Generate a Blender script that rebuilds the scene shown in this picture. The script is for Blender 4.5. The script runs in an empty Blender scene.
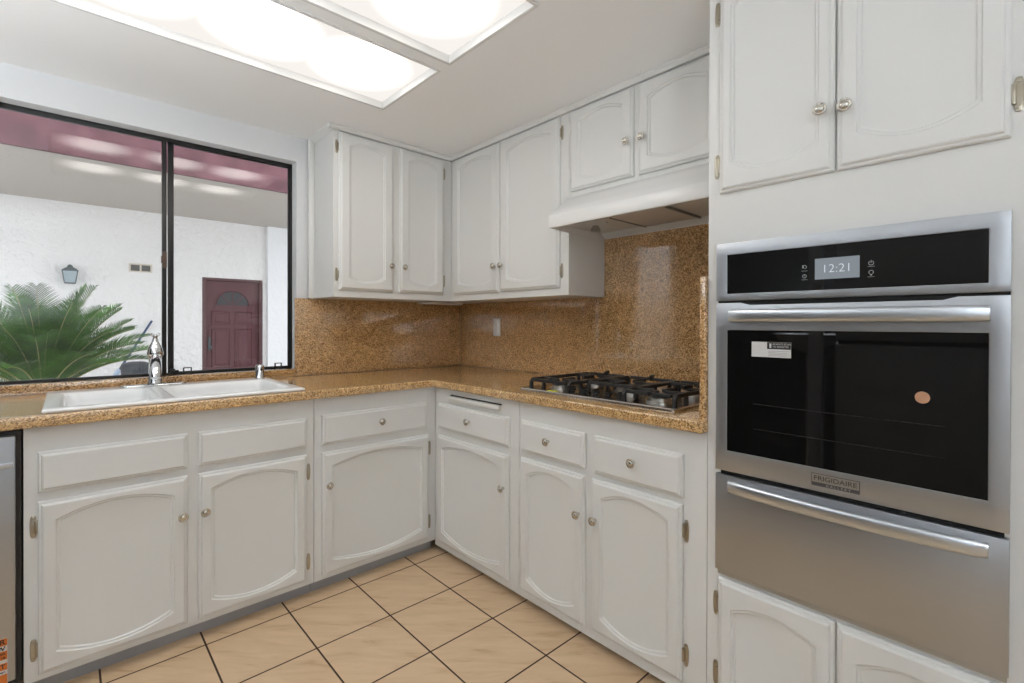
import bpy, math, random
from mathutils import Vector, Matrix
random.seed(7)
S = bpy.context.scene
COL = S.collection
PI = math.pi

# ------------------------------------------------------------------ camera, world, exposure
cd = bpy.data.cameras.new('camera'); cam = bpy.data.objects.new('camera', cd); COL.objects.link(cam)
CR = Vector((0.73593928, -0.67704327, 0.00240676)); CDN = Vector((-0.00100854, -0.00465104, -0.99998868)); CF = Vector((0.67704679, 0.73592852, -0.00410571))
rot = Matrix((CR, -CDN, -CF)).transposed().to_4x4()
cam.matrix_world = Matrix.Translation((-2.08327, -2.81005, 1.21085)) @ rot
cd.sensor_width = 36.0; cd.lens = 483.697 / 1024 * 36; cd.shift_y = -15.84 / 1024
cd.clip_start = 0.02
S.camera = cam
w = bpy.data.worlds.new('sky'); S.world = w; w.use_nodes = True
bg = w.node_tree.nodes['Background']; bg.inputs[0].default_value = (0.93, 0.955, 1.0, 1); bg.inputs[1].default_value = 2.75
S.view_settings.view_transform = 'Standard'; S.view_settings.look = 'None'
S.view_settings.exposure = 0.0; S.view_settings.gamma = 1.0; S.view_settings.use_curve_mapping = False
PANEL_BASE, PANEL_HOT = 0.95, 8.0      # glow of the ceiling light diffusers
FILL = 232.0                           # glow of the two uplights added to brighten the room

# ------------------------------------------------------------------ materials
def mat(name, col, rough=0.5, metal=0.0, **k):
    m = bpy.data.materials.new(name); m.use_nodes = True
    b = m.node_tree.nodes['Principled BSDF']
    b.inputs['Base Color'].default_value = (*col, 1); b.inputs['Roughness'].default_value = rough; b.inputs['Metallic'].default_value = metal
    for a, v in k.items(): b.inputs[a.replace('_', ' ')].default_value = v
    return m
def nt(m): return m.node_tree.nodes, m.node_tree.links, m.node_tree.nodes['Principled BSDF']
def coords(m, scale=(1, 1, 1), kind='Object'):
    n, l, b = nt(m)
    tc = n.new('ShaderNodeTexCoord'); mp = n.new('ShaderNodeMapping'); mp.inputs['Scale'].default_value = scale
    l.new(tc.outputs[kind], mp.inputs[0]); return mp.outputs[0]
def bump(m, scale, noise=10, strength=0.1, dist=0.002, detail=3):
    n, l, b = nt(m); t = n.new('ShaderNodeTexNoise'); t.inputs['Scale'].default_value = noise; t.inputs['Detail'].default_value = detail
    l.new(coords(m, scale), t.inputs['Vector']); bp = n.new('ShaderNodeBump'); bp.inputs['Strength'].default_value = strength; bp.inputs['Distance'].default_value = dist
    l.new(t.outputs[0], bp.inputs['Height']); l.new(bp.outputs[0], b.inputs['Normal'])
def mottled(m, c1, c2, scale=(1, 1, 1), noise=4, detail=3, lo=.35, hi=.65):
    n, l, b = nt(m); t = n.new('ShaderNodeTexNoise'); t.inputs['Scale'].default_value = noise; t.inputs['Detail'].default_value = detail
    l.new(coords(m, scale), t.inputs['Vector']); r = n.new('ShaderNodeValToRGB')
    r.color_ramp.elements[0].position = lo; r.color_ramp.elements[1].position = hi
    r.color_ramp.elements[0].color = (*c1, 1); r.color_ramp.elements[1].color = (*c2, 1)
    l.new(t.outputs[0], r.inputs[0]); l.new(r.outputs[0], b.inputs['Base Color'])
M = {}
M['paint'] = mat('cabinet_paint', (0.75, 0.75, 0.73), 0.36); bump(M['paint'], (9, 9, .7), 14, .07, .0012)
M['paint_rail'] = mat('cabinet_paint_rail', (0.75, 0.75, 0.73), 0.36); bump(M['paint_rail'], (.7, .7, 9), 14, .10, .0012)
M['wall'] = mat('wall_paint', (0.74, 0.75, 0.76), 0.7); bump(M['wall'], (1, 1, 1), 90, .12, .002)
M['ceil'] = mat('ceiling_paint', (0.91, 0.91, 0.905), 0.8)
M['white'] = mat('white_enamel', (0.82, 0.82, 0.81), 0.22)
M['plastic'] = mat('white_plastic', (0.8, 0.79, 0.76), 0.4)
M['porcelain'] = mat('sink_enamel', (0.86, 0.87, 0.87), 0.12)
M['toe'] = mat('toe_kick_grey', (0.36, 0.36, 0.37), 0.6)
M['nickel'] = mat('satin_nickel', (0.60, 0.575, 0.52), 0.25, 1.0)
M['brass'] = mat('antique_hinge', (0.46, 0.42, 0.34), 0.3, 1.0)
M['chrome'] = mat('chrome', (0.80, 0.81, 0.82), 0.07, 1.0)
M['satinsteel'] = mat('handle_steel', (0.63, 0.665, 0.71), 0.3, 1.0)
M['steel'] = mat('brushed_steel', (0.47, 0.49, 0.52), 0.38, 1.0); bump(M['steel'], (1, .6, 120), 6, .05, .001)
M['cooksteel'] = mat('cooktop_steel', (0.55, 0.54, 0.52), 0.2, 1.0)
M['black'] = mat('black_metal', (0.012, 0.012, 0.012), 0.4)
M['iron'] = mat('cast_iron', (0.018, 0.018, 0.019), 0.45); bump(M['iron'], (1, 1, 1), 300, .2, .0005)
M['gloss'] = mat('black_glass', (0.006, 0.006, 0.006), 0.03)
M['gap'] = mat('dark_gap', (0.004, 0.004, 0.004), 0.8)
M['rackline'] = mat('rack_grey', (0.015, 0.015, 0.015), 0.4)
M['copper'] = mat('copper_sticker', (0.55, 0.30, 0.18), 0.5)
M['sticker'] = mat('sticker_white', (0.66, 0.66, 0.66), 0.6)
M['grey_print'] = mat('grey_print', (0.22, 0.22, 0.22), 0.6)
M['badge'] = mat('badge_steel', (0.50, 0.50, 0.50), 0.35, 1.0)
M['badge_dark'] = mat('badge_dark', (0.07, 0.07, 0.075), 0.4)
M['icon'] = mat('icon_print', (0.45, 0.47, 0.48), 0.5)
M['orange'] = mat('orange_label', (0.62, 0.16, 0.02), 0.6)
M['yellow'] = mat('yellow_sticker', (0.75, 0.72, 0.03), 0.5)
M['bronze'] = mat('window_frame_black', (0.010, 0.010, 0.010), 0.4)
M['latch'] = mat('latch_brown', (0.10, 0.06, 0.04), 0.5)
M['filter'] = mat('hood_filter', (0.60, 0.57, 0.54), 0.4, 0.2); bump(M['filter'], (1, 1, 1), 180, .5, .002)
M['pan'] = mat('galvanised_pan', (0.66, 0.67, 0.66), 0.35, 0.2)
M['burner'] = mat('burner_alloy', (0.62, 0.61, 0.58), 0.3, 1.0)
M['stucco'] = mat('white_stucco', (0.80, 0.79, 0.78), 0.9); bump(M['stucco'], (1, 1, 1), 14, .9, .05, 8)
M['stucco2'] = mat('white_stucco_smooth', (0.82, 0.83, 0.85), 0.9); bump(M['stucco2'], (1, 1, 1), 22, .4, .03, 6)
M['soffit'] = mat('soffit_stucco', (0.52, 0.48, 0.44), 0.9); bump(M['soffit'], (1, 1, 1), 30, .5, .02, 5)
M['mauve'] = mat('mauve_paint', (0.36, 0.155, 0.185), 0.7); mottled(M['mauve'], (0.085, .026, .036), (.15, .055, .07), (1, 1, 1), 5)
M['doorred'] = mat('faded_maroon_paint', (0.17, 0.085, 0.095), 0.6); mottled(M['doorred'], (0.085, .022, .028), (.11, .034, .04), (6, 6, 1), 4)
M['doorframe'] = mat('maroon_frame', (0.09, 0.035, 0.038), 0.6)
M['lampgrey'] = mat('lantern_metal', (0.06, 0.08, 0.085), 0.5)
M['lampglass'] = mat('lantern_glass', (0.35, 0.42, 0.45), 0.15)
M['vent'] = mat('vent_cream', (0.62, 0.56, 0.47), 0.7)
M['concrete'] = mat('concrete', (0.45, 0.43, 0.40), 0.9)
M['barrel'] = mat('dark_bin_plastic', (0.025, 0.03, 0.038), 0.5)
M['blue'] = mat('blue_handle', (0.035, 0.07, 0.16), 0.4)
M['bristle'] = mat('pale_bristle', (0.45, 0.55, 0.70), 0.8)
M['frond'] = mat('sago_leaf', (0.045, 0.16, 0.012), 0.6); mottled(M['frond'], (0.016, 0.065, 0.003), (.06, .19, .007), (1, 1, 1), 9)
M['stem'] = mat('sago_stem', (0.30, 0.28, 0.10), 0.6)
M['trunk'] = mat('sago_trunk', (0.10, 0.06, 0.03), 0.9)
M['fridge'] = mat('dark_steel', (0.30, 0.30, 0.30), 0.5, 0.0)
M['darkroom'] = mat('dark_closet', (0.02, 0.02, 0.02), 0.9)  # near-black stands in for the darkness of an unlit opening

def granite(name, dark, mid, light, rough, coat=.03):
    m = mat(name, mid, rough); n, l, b = nt(m); v = coords(m)
    a = n.new('ShaderNodeTexVoronoi'); a.inputs['Scale'].default_value = 240; l.new(v, a.inputs['Vector'])
    s = n.new('ShaderNodeSeparateColor'); l.new(a.outputs['Color'], s.inputs[0])
    r = n.new('ShaderNodeValToRGB'); r.color_ramp.interpolation = 'LINEAR'
    e = r.color_ramp.elements; e[0].position = 0.0; e[0].color = (*dark, 1); e[1].position = 1.0; e[1].color = (*light, 1)
    k = e.new(.22); k.color = tuple(d * .6 + q * .4 for d, q in zip(dark, mid)) + (1,); k = e.new(.5); k.color = (*mid, 1)
    l.new(s.outputs[0], r.inputs[0])
    t = n.new('ShaderNodeTexNoise'); t.inputs['Scale'].default_value = 22; t.inputs['Detail'].default_value = 5; l.new(v, t.inputs['Vector'])
    mr = n.new('ShaderNodeMapRange'); mr.inputs[1].default_value = .3; mr.inputs[2].default_value = .7; mr.inputs[3].default_value = .82; mr.inputs[4].default_value = 1.15; l.new(t.outputs[0], mr.inputs[0])
    x = n.new('ShaderNodeVectorMath'); x.operation = 'SCALE'; l.new(r.outputs[0], x.inputs[0]); l.new(mr.outputs[0], x.inputs['Scale'])
    l.new(x.outputs[0], b.inputs['Base Color']); b.inputs['Specular IOR Level'].default_value = 1.0; b.inputs['Coat Weight'].default_value = 1.0; b.inputs['Coat Roughness'].default_value = coat; b.inputs['Coat IOR'].default_value = 1.5; return m
M['granite'] = granite('gold_granite', (0.16, 0.075, 0.026), (0.53, 0.30, 0.115), (0.76, 0.50, 0.25), 0.07)
M['granite_top'] = granite('gold_granite_counter', (0.20, 0.10, 0.035), (0.60, 0.36, 0.14), (0.80, 0.56, 0.29), 0.24, .16)

# tiles: object coordinates are world coordinates (floor object sits at the origin)
def tile_material():
    m = mat('cream_floor_tile', (.7, .5, .33), 0.3); n, l, b = nt(m)
    tc = n.new('ShaderNodeTexCoord'); sp = n.new('ShaderNodeSeparateXYZ'); l.new(tc.outputs['Object'], sp.inputs[0])
    def math_(op, a, bv=None):
        k = n.new('ShaderNodeMath'); k.operation = op
        for i, q in enumerate((a, bv)):
            if q is None: continue
            if isinstance(q, (int, float)): k.inputs[i].default_value = q
            else: l.new(q, k.inputs[i])
        return k.outputs[0]
    def axis(o, off):
        q = math_('DIVIDE', math_('ADD', o, off), .301)
        f = math_('FRACT', q); dist = math_('MINIMUM', f, math_('SUBTRACT', 1.0, f))
        return dist, math_('FLOOR', q)
    dx, ix = axis(sp.outputs[0], .797 + 30.1); dy, iy = axis(sp.outputs[1], .697 + 30.1)
    d = math_('MINIMUM', dx, dy)
    g = n.new('ShaderNodeMapRange'); g.inputs[1].default_value = .0085; g.inputs[2].default_value = .0125; l.new(d, g.inputs[0])
    cell = n.new('ShaderNodeCombineXYZ'); l.new(ix, cell.inputs[0]); l.new(iy, cell.inputs[1])
    wn = n.new('ShaderNodeTexWhiteNoise'); l.new(cell.outputs[0], wn.inputs['Vector'])
    add = n.new('ShaderNodeVectorMath'); add.operation = 'ADD'; l.new(tc.outputs['Object'], add.inputs[0])
    sc = n.new('ShaderNodeVectorMath'); sc.operation = 'SCALE'; sc.inputs['Scale'].default_value = 9; l.new(wn.outputs['Color'], sc.inputs[0]); l.new(sc.outputs[0], add.inputs[1])
    mp = n.new('ShaderNodeMapping'); mp.inputs['Scale'].default_value = (1, 1, 1); mp.inputs['Rotation'].default_value = (0, 0, .75); l.new(add.outputs[0], mp.inputs[0])
    mp2 = n.new('ShaderNodeMapping'); mp2.inputs['Scale'].default_value = (1, 5.5, 1); l.new(mp.outputs[0], mp2.inputs[0])
    t = n.new('ShaderNodeTexNoise'); t.inputs['Scale'].default_value = 4.5; t.inputs['Detail'].default_value = 7; t.inputs['Roughness'].default_value = .6; t.inputs['Distortion'].default_value = .6; l.new(mp2.outputs[0], t.inputs['Vector'])
    r = n.new('ShaderNodeValToRGB'); e = r.color_ramp.elements
    e[0].position = .25; e[0].color = (.50, .30, .15, 1); e[1].position = .62; e[1].color = (.70, .51, .325, 1); k = e.new(.42); k.color = (.64, .455, .28, 1)
    l.new(t.outputs[0], r.inputs[0])
    mx = n.new('ShaderNodeMix'); mx.data_type = 'RGBA'; l.new(g.outputs[0], mx.inputs['Factor']); mx.inputs[6].default_value = (.05, .025, .015, 1); l.new(r.outputs[0], mx.inputs[7])
    l.new(mx.outputs[2], b.inputs['Base Color'])
    rr = n.new('ShaderNodeMapRange'); rr.inputs[3].default_value = .9; rr.inputs[4].default_value = .32; l.new(g.outputs[0], rr.inputs[0]); l.new(rr.outputs[0], b.inputs['Roughness'])
    bp = n.new('ShaderNodeBump'); bp.inputs['Strength'].default_value = .5; bp.inputs['Distance'].default_value = .002; l.new(g.outputs[0], bp.inputs['Height']); l.new(bp.outputs[0], b.inputs['Normal'])
    return m
M['tile'] = tile_material()

def glass_material(name, tint, ior=1.5, gloss=1.0):
    m = bpy.data.materials.new(name); m.use_nodes = True; n = m.node_tree.nodes; l = m.node_tree.links; n.clear()
    o = n.new('ShaderNodeOutputMaterial'); tr = n.new('ShaderNodeBsdfTransparent'); tr.inputs[0].default_value = (*tint, 1)
    g = n.new('ShaderNodeBsdfGlossy'); g.inputs['Roughness'].default_value = .0; fr = n.new('ShaderNodeFresnel'); fr.inputs[0].default_value = ior
    mx = n.new('ShaderNodeMixShader'); l.new(fr.outputs[0], mx.inputs[0]); l.new(tr.outputs[0], mx.inputs[1]); l.new(g.outputs[0], mx.inputs[2]); l.new(mx.outputs[0], o.inputs[0]); return m
M['glass'] = glass_material('window_glass', (.95, .96, .96))
M['doorglass'] = mat('fanlight_glass', (0.02, 0.022, 0.025), 0.45)

def glow_material(y0, y1):
    """the diffuser glows brightest under its tubes (object coordinates = world)"""
    m = bpy.data.materials.new('lit_diffuser'); m.use_nodes = True; n = m.node_tree.nodes; l = m.node_tree.links; n.clear()
    o = n.new('ShaderNodeOutputMaterial'); e = n.new('ShaderNodeEmission'); tc = n.new('ShaderNodeTexCoord'); sp = n.new('ShaderNodeSeparateXYZ'); l.new(tc.outputs['Object'], sp.inputs[0])
    tot = None
    for bx_ in (-1.95, -1.55, -1.18):
        cmb = n.new('ShaderNodeCombineXYZ'); l.new(sp.outputs[0], cmb.inputs[0]); l.new(sp.outputs[1], cmb.inputs[1])
        ds = n.new('ShaderNodeVectorMath'); ds.operation = 'DISTANCE'; l.new(cmb.outputs[0], ds.inputs[0]); ds.inputs[1].default_value = (bx_, (y0 + y1) / 2, 0)
        mr = n.new('ShaderNodeMapRange'); mr.interpolation_type = 'SMOOTHERSTEP'; mr.inputs[1].default_value = 0.02; mr.inputs[2].default_value = .24; mr.inputs[3].default_value = 1; mr.inputs[4].default_value = 0; l.new(ds.outputs['Value'], mr.inputs[0])
        if tot is None: tot = mr.outputs[0]
        else:
            ad = n.new('ShaderNodeMath'); ad.operation = 'MAXIMUM'; l.new(tot, ad.inputs[0]); l.new(mr.outputs[0], ad.inputs[1]); tot = ad.outputs[0]
    st = n.new('ShaderNodeMapRange'); st.inputs[3].default_value = PANEL_BASE; st.inputs[4].default_value = PANEL_HOT; l.new(tot, st.inputs[0])
    l.new(st.outputs[0], e.inputs['Strength']); e.inputs[0].default_value = (1, .955, .90, 1); l.new(e.outputs[0], o.inputs[0]); return m
def emit(name, col, s):
    m = bpy.data.materials.new(name); m.use_nodes = True; n = m.node_tree.nodes; n.clear(); o = n.new('ShaderNodeOutputMaterial'); e = n.new('ShaderNodeEmission')
    e.inputs[0].default_value = (*col, 1); e.inputs[1].default_value = s; m.node_tree.links.new(e.outputs[0], o.inputs[0]); return m

# ------------------------------------------------------------------ mesh helpers
class MB:
    def __init__(s): s.v = []; s.f = []; s.mi = []; s.m = 0
    def add(s, vs, fs):
        o = len(s.v); s.v += [tuple(q) for q in vs]; s.f += [tuple(i + o for i in f) for f in fs]; s.mi += [s.m] * len(fs); return s
    def box(s, x0, x1, y0, y1, z0, z1):
        return s.add([(x, y, z) for z in (z0, z1) for y in (y0, y1) for x in (x0, x1)],
                     [(0, 2, 3, 1), (4, 5, 7, 6), (0, 1, 5, 4), (2, 6, 7, 3), (0, 4, 6, 2), (1, 3, 7, 5)])
    def loops(s, rings, cap0=True, cap1=True, close=True):
        n = len(rings[0]); vs = [p for r in rings for p in r]; fs = []
        for k in range(len(rings) - 1):
            for i in range(n if close else n - 1):
                j = (i + 1) % n; fs.append((k * n + i, k * n + j, (k + 1) * n + j, (k + 1) * n + i))
        if cap0: fs.append(tuple(range(n - 1, -1, -1)))
        if cap1: fs.append(tuple((len(rings) - 1) * n + i for i in range(n)))
        return s.add(vs, fs)
    def lathe(s, prof, c=(0, 0, 0), axis='z', n=20, cap0=True, cap1=True, sx=1, sy=1):
        rings = []
        for r, h in prof:
            ring = []
            for i in range(n):
                a = 2 * PI * i / n; p = (r * math.cos(a) * sx, r * math.sin(a) * sy)
                q = (p[0], p[1], h) if axis == 'z' else ((p[0], -h, p[1]) if axis == '-y' else (h, p[0], p[1]))
                ring.append((q[0] + c[0], q[1] + c[1], q[2] + c[2]))
            rings.append(ring)
        return s.loops(rings, cap0, cap1)
    def tube(s, pts, r, n=10, flat=1.0):
        pts = [Vector(p) for p in pts]; rs = r if isinstance(r, (list, tuple)) else [r] * len(pts); rings = []
        up = Vector((0, 0, 1))
        for i, p in enumerate(pts):
            t = (pts[min(i + 1, len(pts) - 1)] - pts[max(i - 1, 0)]).normalized()
            a = t.cross(up)
            if a.length < 1e-3: a = t.cross(Vector((1, 0, 0)))
            a.normalize(); b = t.cross(a).normalized()
            rings.append([tuple(p + a * rs[i] * math.cos(2 * PI * k / n) + b * rs[i] * flat * math.sin(2 * PI * k / n)) for k in range(n)])
        return s.loops(rings)
    def prism(s, poly, a0, a1, axis='x'):
        """poly of 2D points in the plane normal to axis"""
        def P(u, v, a): return (a, u, v) if axis == 'x' else ((u, a, v) if axis == 'y' else (u, v, a))
        return s.loops([[P(u, v, a0) for u, v in poly], [P(u, v, a1) for u, v in poly]])
    def build(s, name, m, parent=None, bevel=0, smooth=True, loc=None, angle=35, segs=2):
        me = bpy.data.meshes.new(name); me.from_pydata(s.v, [], s.f); me.validate()
        import bmesh
        bm = bmesh.new(); bm.from_mesh(me); bmesh.ops.recalc_face_normals(bm, faces=bm.faces)
        if bevel:
            es = [e for e in bm.edges if e.is_manifold and e.calc_face_angle(0) > math.radians(40)]
            bmesh.ops.bevel(bm, geom=es, offset=bevel, segments=segs, profile=.5, affect='EDGES', clamp_overlap=True)
        bm.to_mesh(me); bm.free()
        for q in (m if isinstance(m, (list, tuple)) else [m]): me.materials.append(q)
        if isinstance(m, (list, tuple)) and not bevel:
            for p, i in zip(me.polygons, s.mi): p.material_index = i
        if smooth:
            me.shade_smooth(); me.set_sharp_from_angle(angle=math.radians(angle))
        o = bpy.data.objects.new(name, me); COL.objects.link(o)
        if parent: o.parent = parent
        if loc: o.location = loc
        return o
def tag(o, label=None, cat=None, group=None, kind=None):
    for k, v in (('label', label), ('category', cat), ('group', group), ('kind', kind)):
        if v: o[k] = v
    return o
def empty(name, loc, rz, label, cat, group=None):
    o = bpy.data.objects.new(name, None); COL.objects.link(o); o.location = loc; o.rotation_euler = (0, 0, rz); o.empty_display_size = .05
    return tag(o, label, cat, group)
def structure(name, mb, m, **k): return tag(mb.build(name, m, **k), kind='structure')
def copy_part(src, parent, loc=None, sx=None):
    c = src.copy(); COL.objects.link(c); c.parent = parent
    if loc: c.location = loc
    for ch in src.children:
        d = ch.copy(); COL.objects.link(d); d.parent = c
    return c
def text(body, size, m, parent, name='lettering', loc=(0, 0, 0), rot=(PI / 2, 0, 0), align='LEFT', xs=1.0, bold=0, ext=.0002):
    cu = bpy.data.curves.new(name, 'FONT'); cu.body = body; cu.size = size; cu.extrude = ext; cu.align_x = align; cu.align_y = 'CENTER'; cu.offset = bold
    t = bpy.data.objects.new('t', cu); COL.objects.link(t); bpy.context.view_layer.update()
    me = bpy.data.meshes.new_from_object(t.evaluated_get(bpy.context.evaluated_depsgraph_get())); bpy.data.objects.remove(t)
    me.materials.clear(); me.materials.append(m)
    for v in me.vertices: v.co.x *= xs
    o = bpy.data.objects.new(name, me); COL.objects.link(o); o.parent = parent; o.location = loc; o.rotation_euler = rot; return o

CEIL = 2.2576
# ------------------------------------------------------------------ room shell
XL, YB = -3.9, -4.7
structure('floor', MB().box(XL, .02, YB, .02, -.05, 0), M['tile'], smooth=False)
LX0, LX1, LY0, LYM0, LYM1, LY1 = -2.165, -.941, -1.70, -1.193, -1.137, -.637
c = MB()
for a in ((XL, LX0, YB, .0151), (LX1, .0151, YB, .0151), (LX0, LX1, LY1, .0151), (LX0, LX1, YB, LY0), (LX0, LX1, LYM0, LYM1)): c.box(*a, CEIL, CEIL + .12)
structure('ceiling', c, M['ceil'], smooth=False)
WX0, WX1, WZ0, WZ1 = -2.312, -1.133, .955, 2.119
c = MB(); c.box(XL, WX0, .015, .16, 0, CEIL + .12).box(WX1, .17, .015, .16, 0, CEIL + .12).box(WX0, WX1, .015, .16, 0, WZ0 - .03).box(WX0, WX1, .015, .16, WZ1, CEIL + .12)
structure('wall_back', c, M['wall'], smooth=False)
structure('wall_right', MB().box(.02, .17, YB, .015, 0, CEIL + .12), M['wall'], smooth=False)
structure('wall_front', MB().box(XL, .17, YB - .15, YB, 0, CEIL + .12), M['wall'], smooth=False)
c = MB(); c.box(XL - .15, XL, YB, -1.75, 0, CEIL + .12).box(XL - .15, XL, -.75, .16, 0, CEIL + .12).box(XL - .15, XL, -1.75, -.75, 2.0, CEIL + .12)
structure('wall_left', c, M['wall'], smooth=False)

# window_1
win = bpy.data.objects.new('window_1', None); COL.objects.link(win); win.location = ((WX0 + WX1) / 2, .09, WZ0); tag(win, kind='structure')
def wl(mb, name, m, **k):
    mb.v = [(x - win.location.x, y - .09, z - WZ0) for x, y, z in mb.v]; return mb.build(name, m, win, **k)
t = MB(); f0, f1 = .086, .125
t.box(WX0, WX1, f0, f1, 2.103, WZ1).box(WX0, WX1, f0, f1, WZ0, WZ0 + .007).box(WX0, WX0 + .010, f0, f1, WZ0, WZ1).box(WX1 - .009, WX1, f0, f1, WZ0, WZ1)
wl(t, 'window_frame', M['bronze'], bevel=.001)
t = MB(); t.box(-1.742, -1.724, .078, .098, WZ0 + .007, 2.103).box(WX0 + .010, WX0 + .016, .087, .098, WZ0 + .007, 2.103).box(-2.296, -1.742, .087, .098, WZ0 + .007, WZ0 + .011).box(-2.296, -1.742, .087, .098, 2.098, 2.103)
wl(t, 'sash_frame', M['bronze'], bevel=.001)
t = MB(); t.box(-1.716, -1.692, .101, .118, WZ0 + .007, 2.103).box(-1.149, -1.142, .101, .118, WZ0 + .007, 2.103).box(-1.692, -1.149, .101, .118, WZ0 + .007, WZ0 + .012).box(-1.692, -1.149, .101, .118, 2.098, 2.103)
wl(t, 'sash_frame', M['bronze'], bevel=.001)
wl(MB().box(-2.296, -1.742, .0915, .0925, WZ0 + .011, 2.098), 'pane', M['glass'], smooth=False)
wl(MB().box(-1.692, -1.149, .1095, .1105, WZ0 + .012, 2.098), 'pane', M['glass'], smooth=False)
t = MB(); t.box(-1.742, -1.724, .066, .078, 1.478, 1.558).box(-1.748, -1.738, .058, .07, 1.50, 1.535)
wl(t, 'latch', M['latch'], bevel=.002)
t = MB(); t.box(-2.3, -1.13, -.0, .13, WZ0 - .03, WZ0)
wl(t, 'window_sill', M['granite'], bevel=.003)
for cx in (-1.64, -1.213):
    t = MB(); t.box(cx - .018, cx + .018, .062, .076, .985, .989).box(cx - .018, cx - .014, .062, .076, .957, .985).box(cx + .014, cx + .018, .062, .076, .957, .985).box(cx - .018, cx + .018, .062, .076, .956, .960)
    wl(t, 'track_clip', M['black'])
t = MB(); t.box(-1.712, -1.69, .066, .078, .957, .985).box(-1.70, -1.676, .064, .076, .965, .978)
wl(t, 'track_clip', M['black'], bevel=.003)

# ------------------------------------------------------------------ door / drawer / hardware builders
def edge_profile():   # (inset, depth out of the face frame)
    return [(0, .0005), (0, .0085), (.0035, .0125), (.0085, .0135), (.0105, .0175), (.0145, .020)]
NS = 14
def outline(x0, x1, z0, z1, arch0=0.0, arch1=0.0):
    """closed outline; bottom edge sags by arch0, top edge rises by arch1; the corners stay"""
    pts = []
    for i in range(NS): t = i / NS; pts.append((x0 + (x1 - x0) * t, z0 - arch0 * (1 - (2 * t - 1) ** 2)))
    for i in range(4): t = i / 4; pts.append((x1, z0 + (z1 - z0) * t))
    for i in range(NS): t = i / NS; pts.append((x1 - (x1 - x0) * t, z1 + arch1 * (1 - (2 * (1 - t) - 1) ** 2)))
    for i in range(4): t = i / 4; pts.append((x0, z1 - (z1 - z0) * t))
    return pts
def door_mesh(x0, x1, z0, z1, side=.042, end=.062, arch=.035, panel=True):
    mb = MB(); rings = []
    for ins, d in edge_profile(): rings.append([(x, -d, z) for x, z in outline(x0 + ins, x1 - ins, z0 + ins, z1 - ins)])
    if panel:
        for ins, d in ((0, .020), (.003, .0155), (.0085, .0150), (.0115, .0105), (.014, .0100)):
            a = arch * (1 - ins / (x1 - x0))
            rings.append([(x, -d, z) for x, z in outline(x0 + side + ins, x1 - side - ins, z0 + end + ins * .9, z1 - end - ins * .9, a, a)])
    return mb.loops(rings)
KNOB = [(.0065, 0), (.0055, .004), (.0055, .013), (.012, .016), (.0158, .019), (.0165, .0215), (.0155, .0235), (.0135, .0243), (.0122, .0233), (.0105, .0232), (.0095, .0255), (.006, .0272), (.002, .0278)]
_knob = None
def knob(parent, x, z, rx=1.0):
    global _knob
    if _knob is None:
        o = MB().lathe(KNOB, axis='-y', n=24).build('knob', M['nickel'], parent, angle=60); _knob = o
    else:
        o = _knob.copy(); COL.objects.link(o); o.parent = parent
    o.location = (x, -.0195, z); return o
_h = None
def hinge(parent, x, z, s, m=None):
    """wrap hinge: leaf screwed to the face frame, barrel beside the door edge; s=+1 door lies to the right"""
    global _h
    if _h is None:
        mb = MB(); ol = []
        hw, hh = .0082, .036
        for i in range(28):
            a = 2 * PI * i / 28; ca, sa = math.cos(a), math.sin(a)
            ol.append((hw * (1 if ca >= 0 else -1) * abs(ca) ** .55, hh * (1 if sa >= 0 else -1) * abs(sa) ** .8))
        mb.loops([[(x_, 0, z_) for x_, z_ in ol], [(x_, -.0016, z_) for x_, z_ in ol], [(x_ * .8, -.003, z_ * .93) for x_, z_ in ol]])
        mb.lathe([(.0038, -.021), (.0044, -.0195), (.0044, .0195), (.0038, .021)], c=(.0072, -.0055, 0), n=12)
        mb.box(.003, .0115, -.0075, -.0018, -.017, .017)
        for zz in (-.027, .027): mb.lathe([(.0034, 0), (.0034, .0036), (.001, .0042)], c=(0, -.001, zz), axis='-y', n=10)
        o = mb.build('hinge', M['brass'], parent, angle=40); _h = o
    else:
        o = _h.copy(); COL.objects.link(o); o.parent = parent
    o.location = (x, -.0006, z); o.scale = (s, 1, 1)
    if m: o.data = o.data.copy(); o.data.materials[0] = m
    return o
def add_door(cab, x0, x1, z0, z1, knob_at=None, hinges=(), hs=None, side=.042, end=.062, arch=.035, panel=True, name='door', hm=None):
    d = door_mesh(x0, x1, z0, z1, side, end, arch, panel).build(name, M['paint'] if panel else M['paint_rail'], cab, angle=28)
    if knob_at: knob(d, *knob_at)
    if hs:
        x = x0 - .0105 if hs == 'L' else x1 + .0105
        for z in hinges: hinge(d, x, z, 1 if hs == 'L' else -1, hm)
    return d
def carcass(cab, w_, dep, z0, z1, opening=None, x_extra=0, top=True, toe=False):
    """hollow box with a flat face-frame front at y 0..0.02; opening=(x0,x1,za,zb) leaves a hole in the front"""
    mb = MB(); W = w_ + x_extra; tk = .016
    if opening:
        a, b_, za, zb = opening
        mb.box(0, a, 0, .02, z0, z1).box(b_, w_, 0, .02, z0, z1).box(a, b_, 0, .02, z0, za).box(a, b_, 0, .02, zb, z1)
    else: mb.box(0, w_, 0, .02, z0, z1)
    mb.box(0, tk, .02, dep, z0, z1).box(W - tk, W, .02, dep, z0, z1).box(tk, W - tk, .02, dep, z0, z0 + tk).box(tk, W - tk, dep - .008, dep, z0 + tk, z1)
    if top: mb.box(tk, W - tk, .02, dep - .008, z1 - tk, z1)
    o = mb.build('cabinet_body', M['paint'], cab, smooth=False)
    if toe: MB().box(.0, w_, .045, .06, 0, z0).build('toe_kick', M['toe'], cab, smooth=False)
    return o
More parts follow.
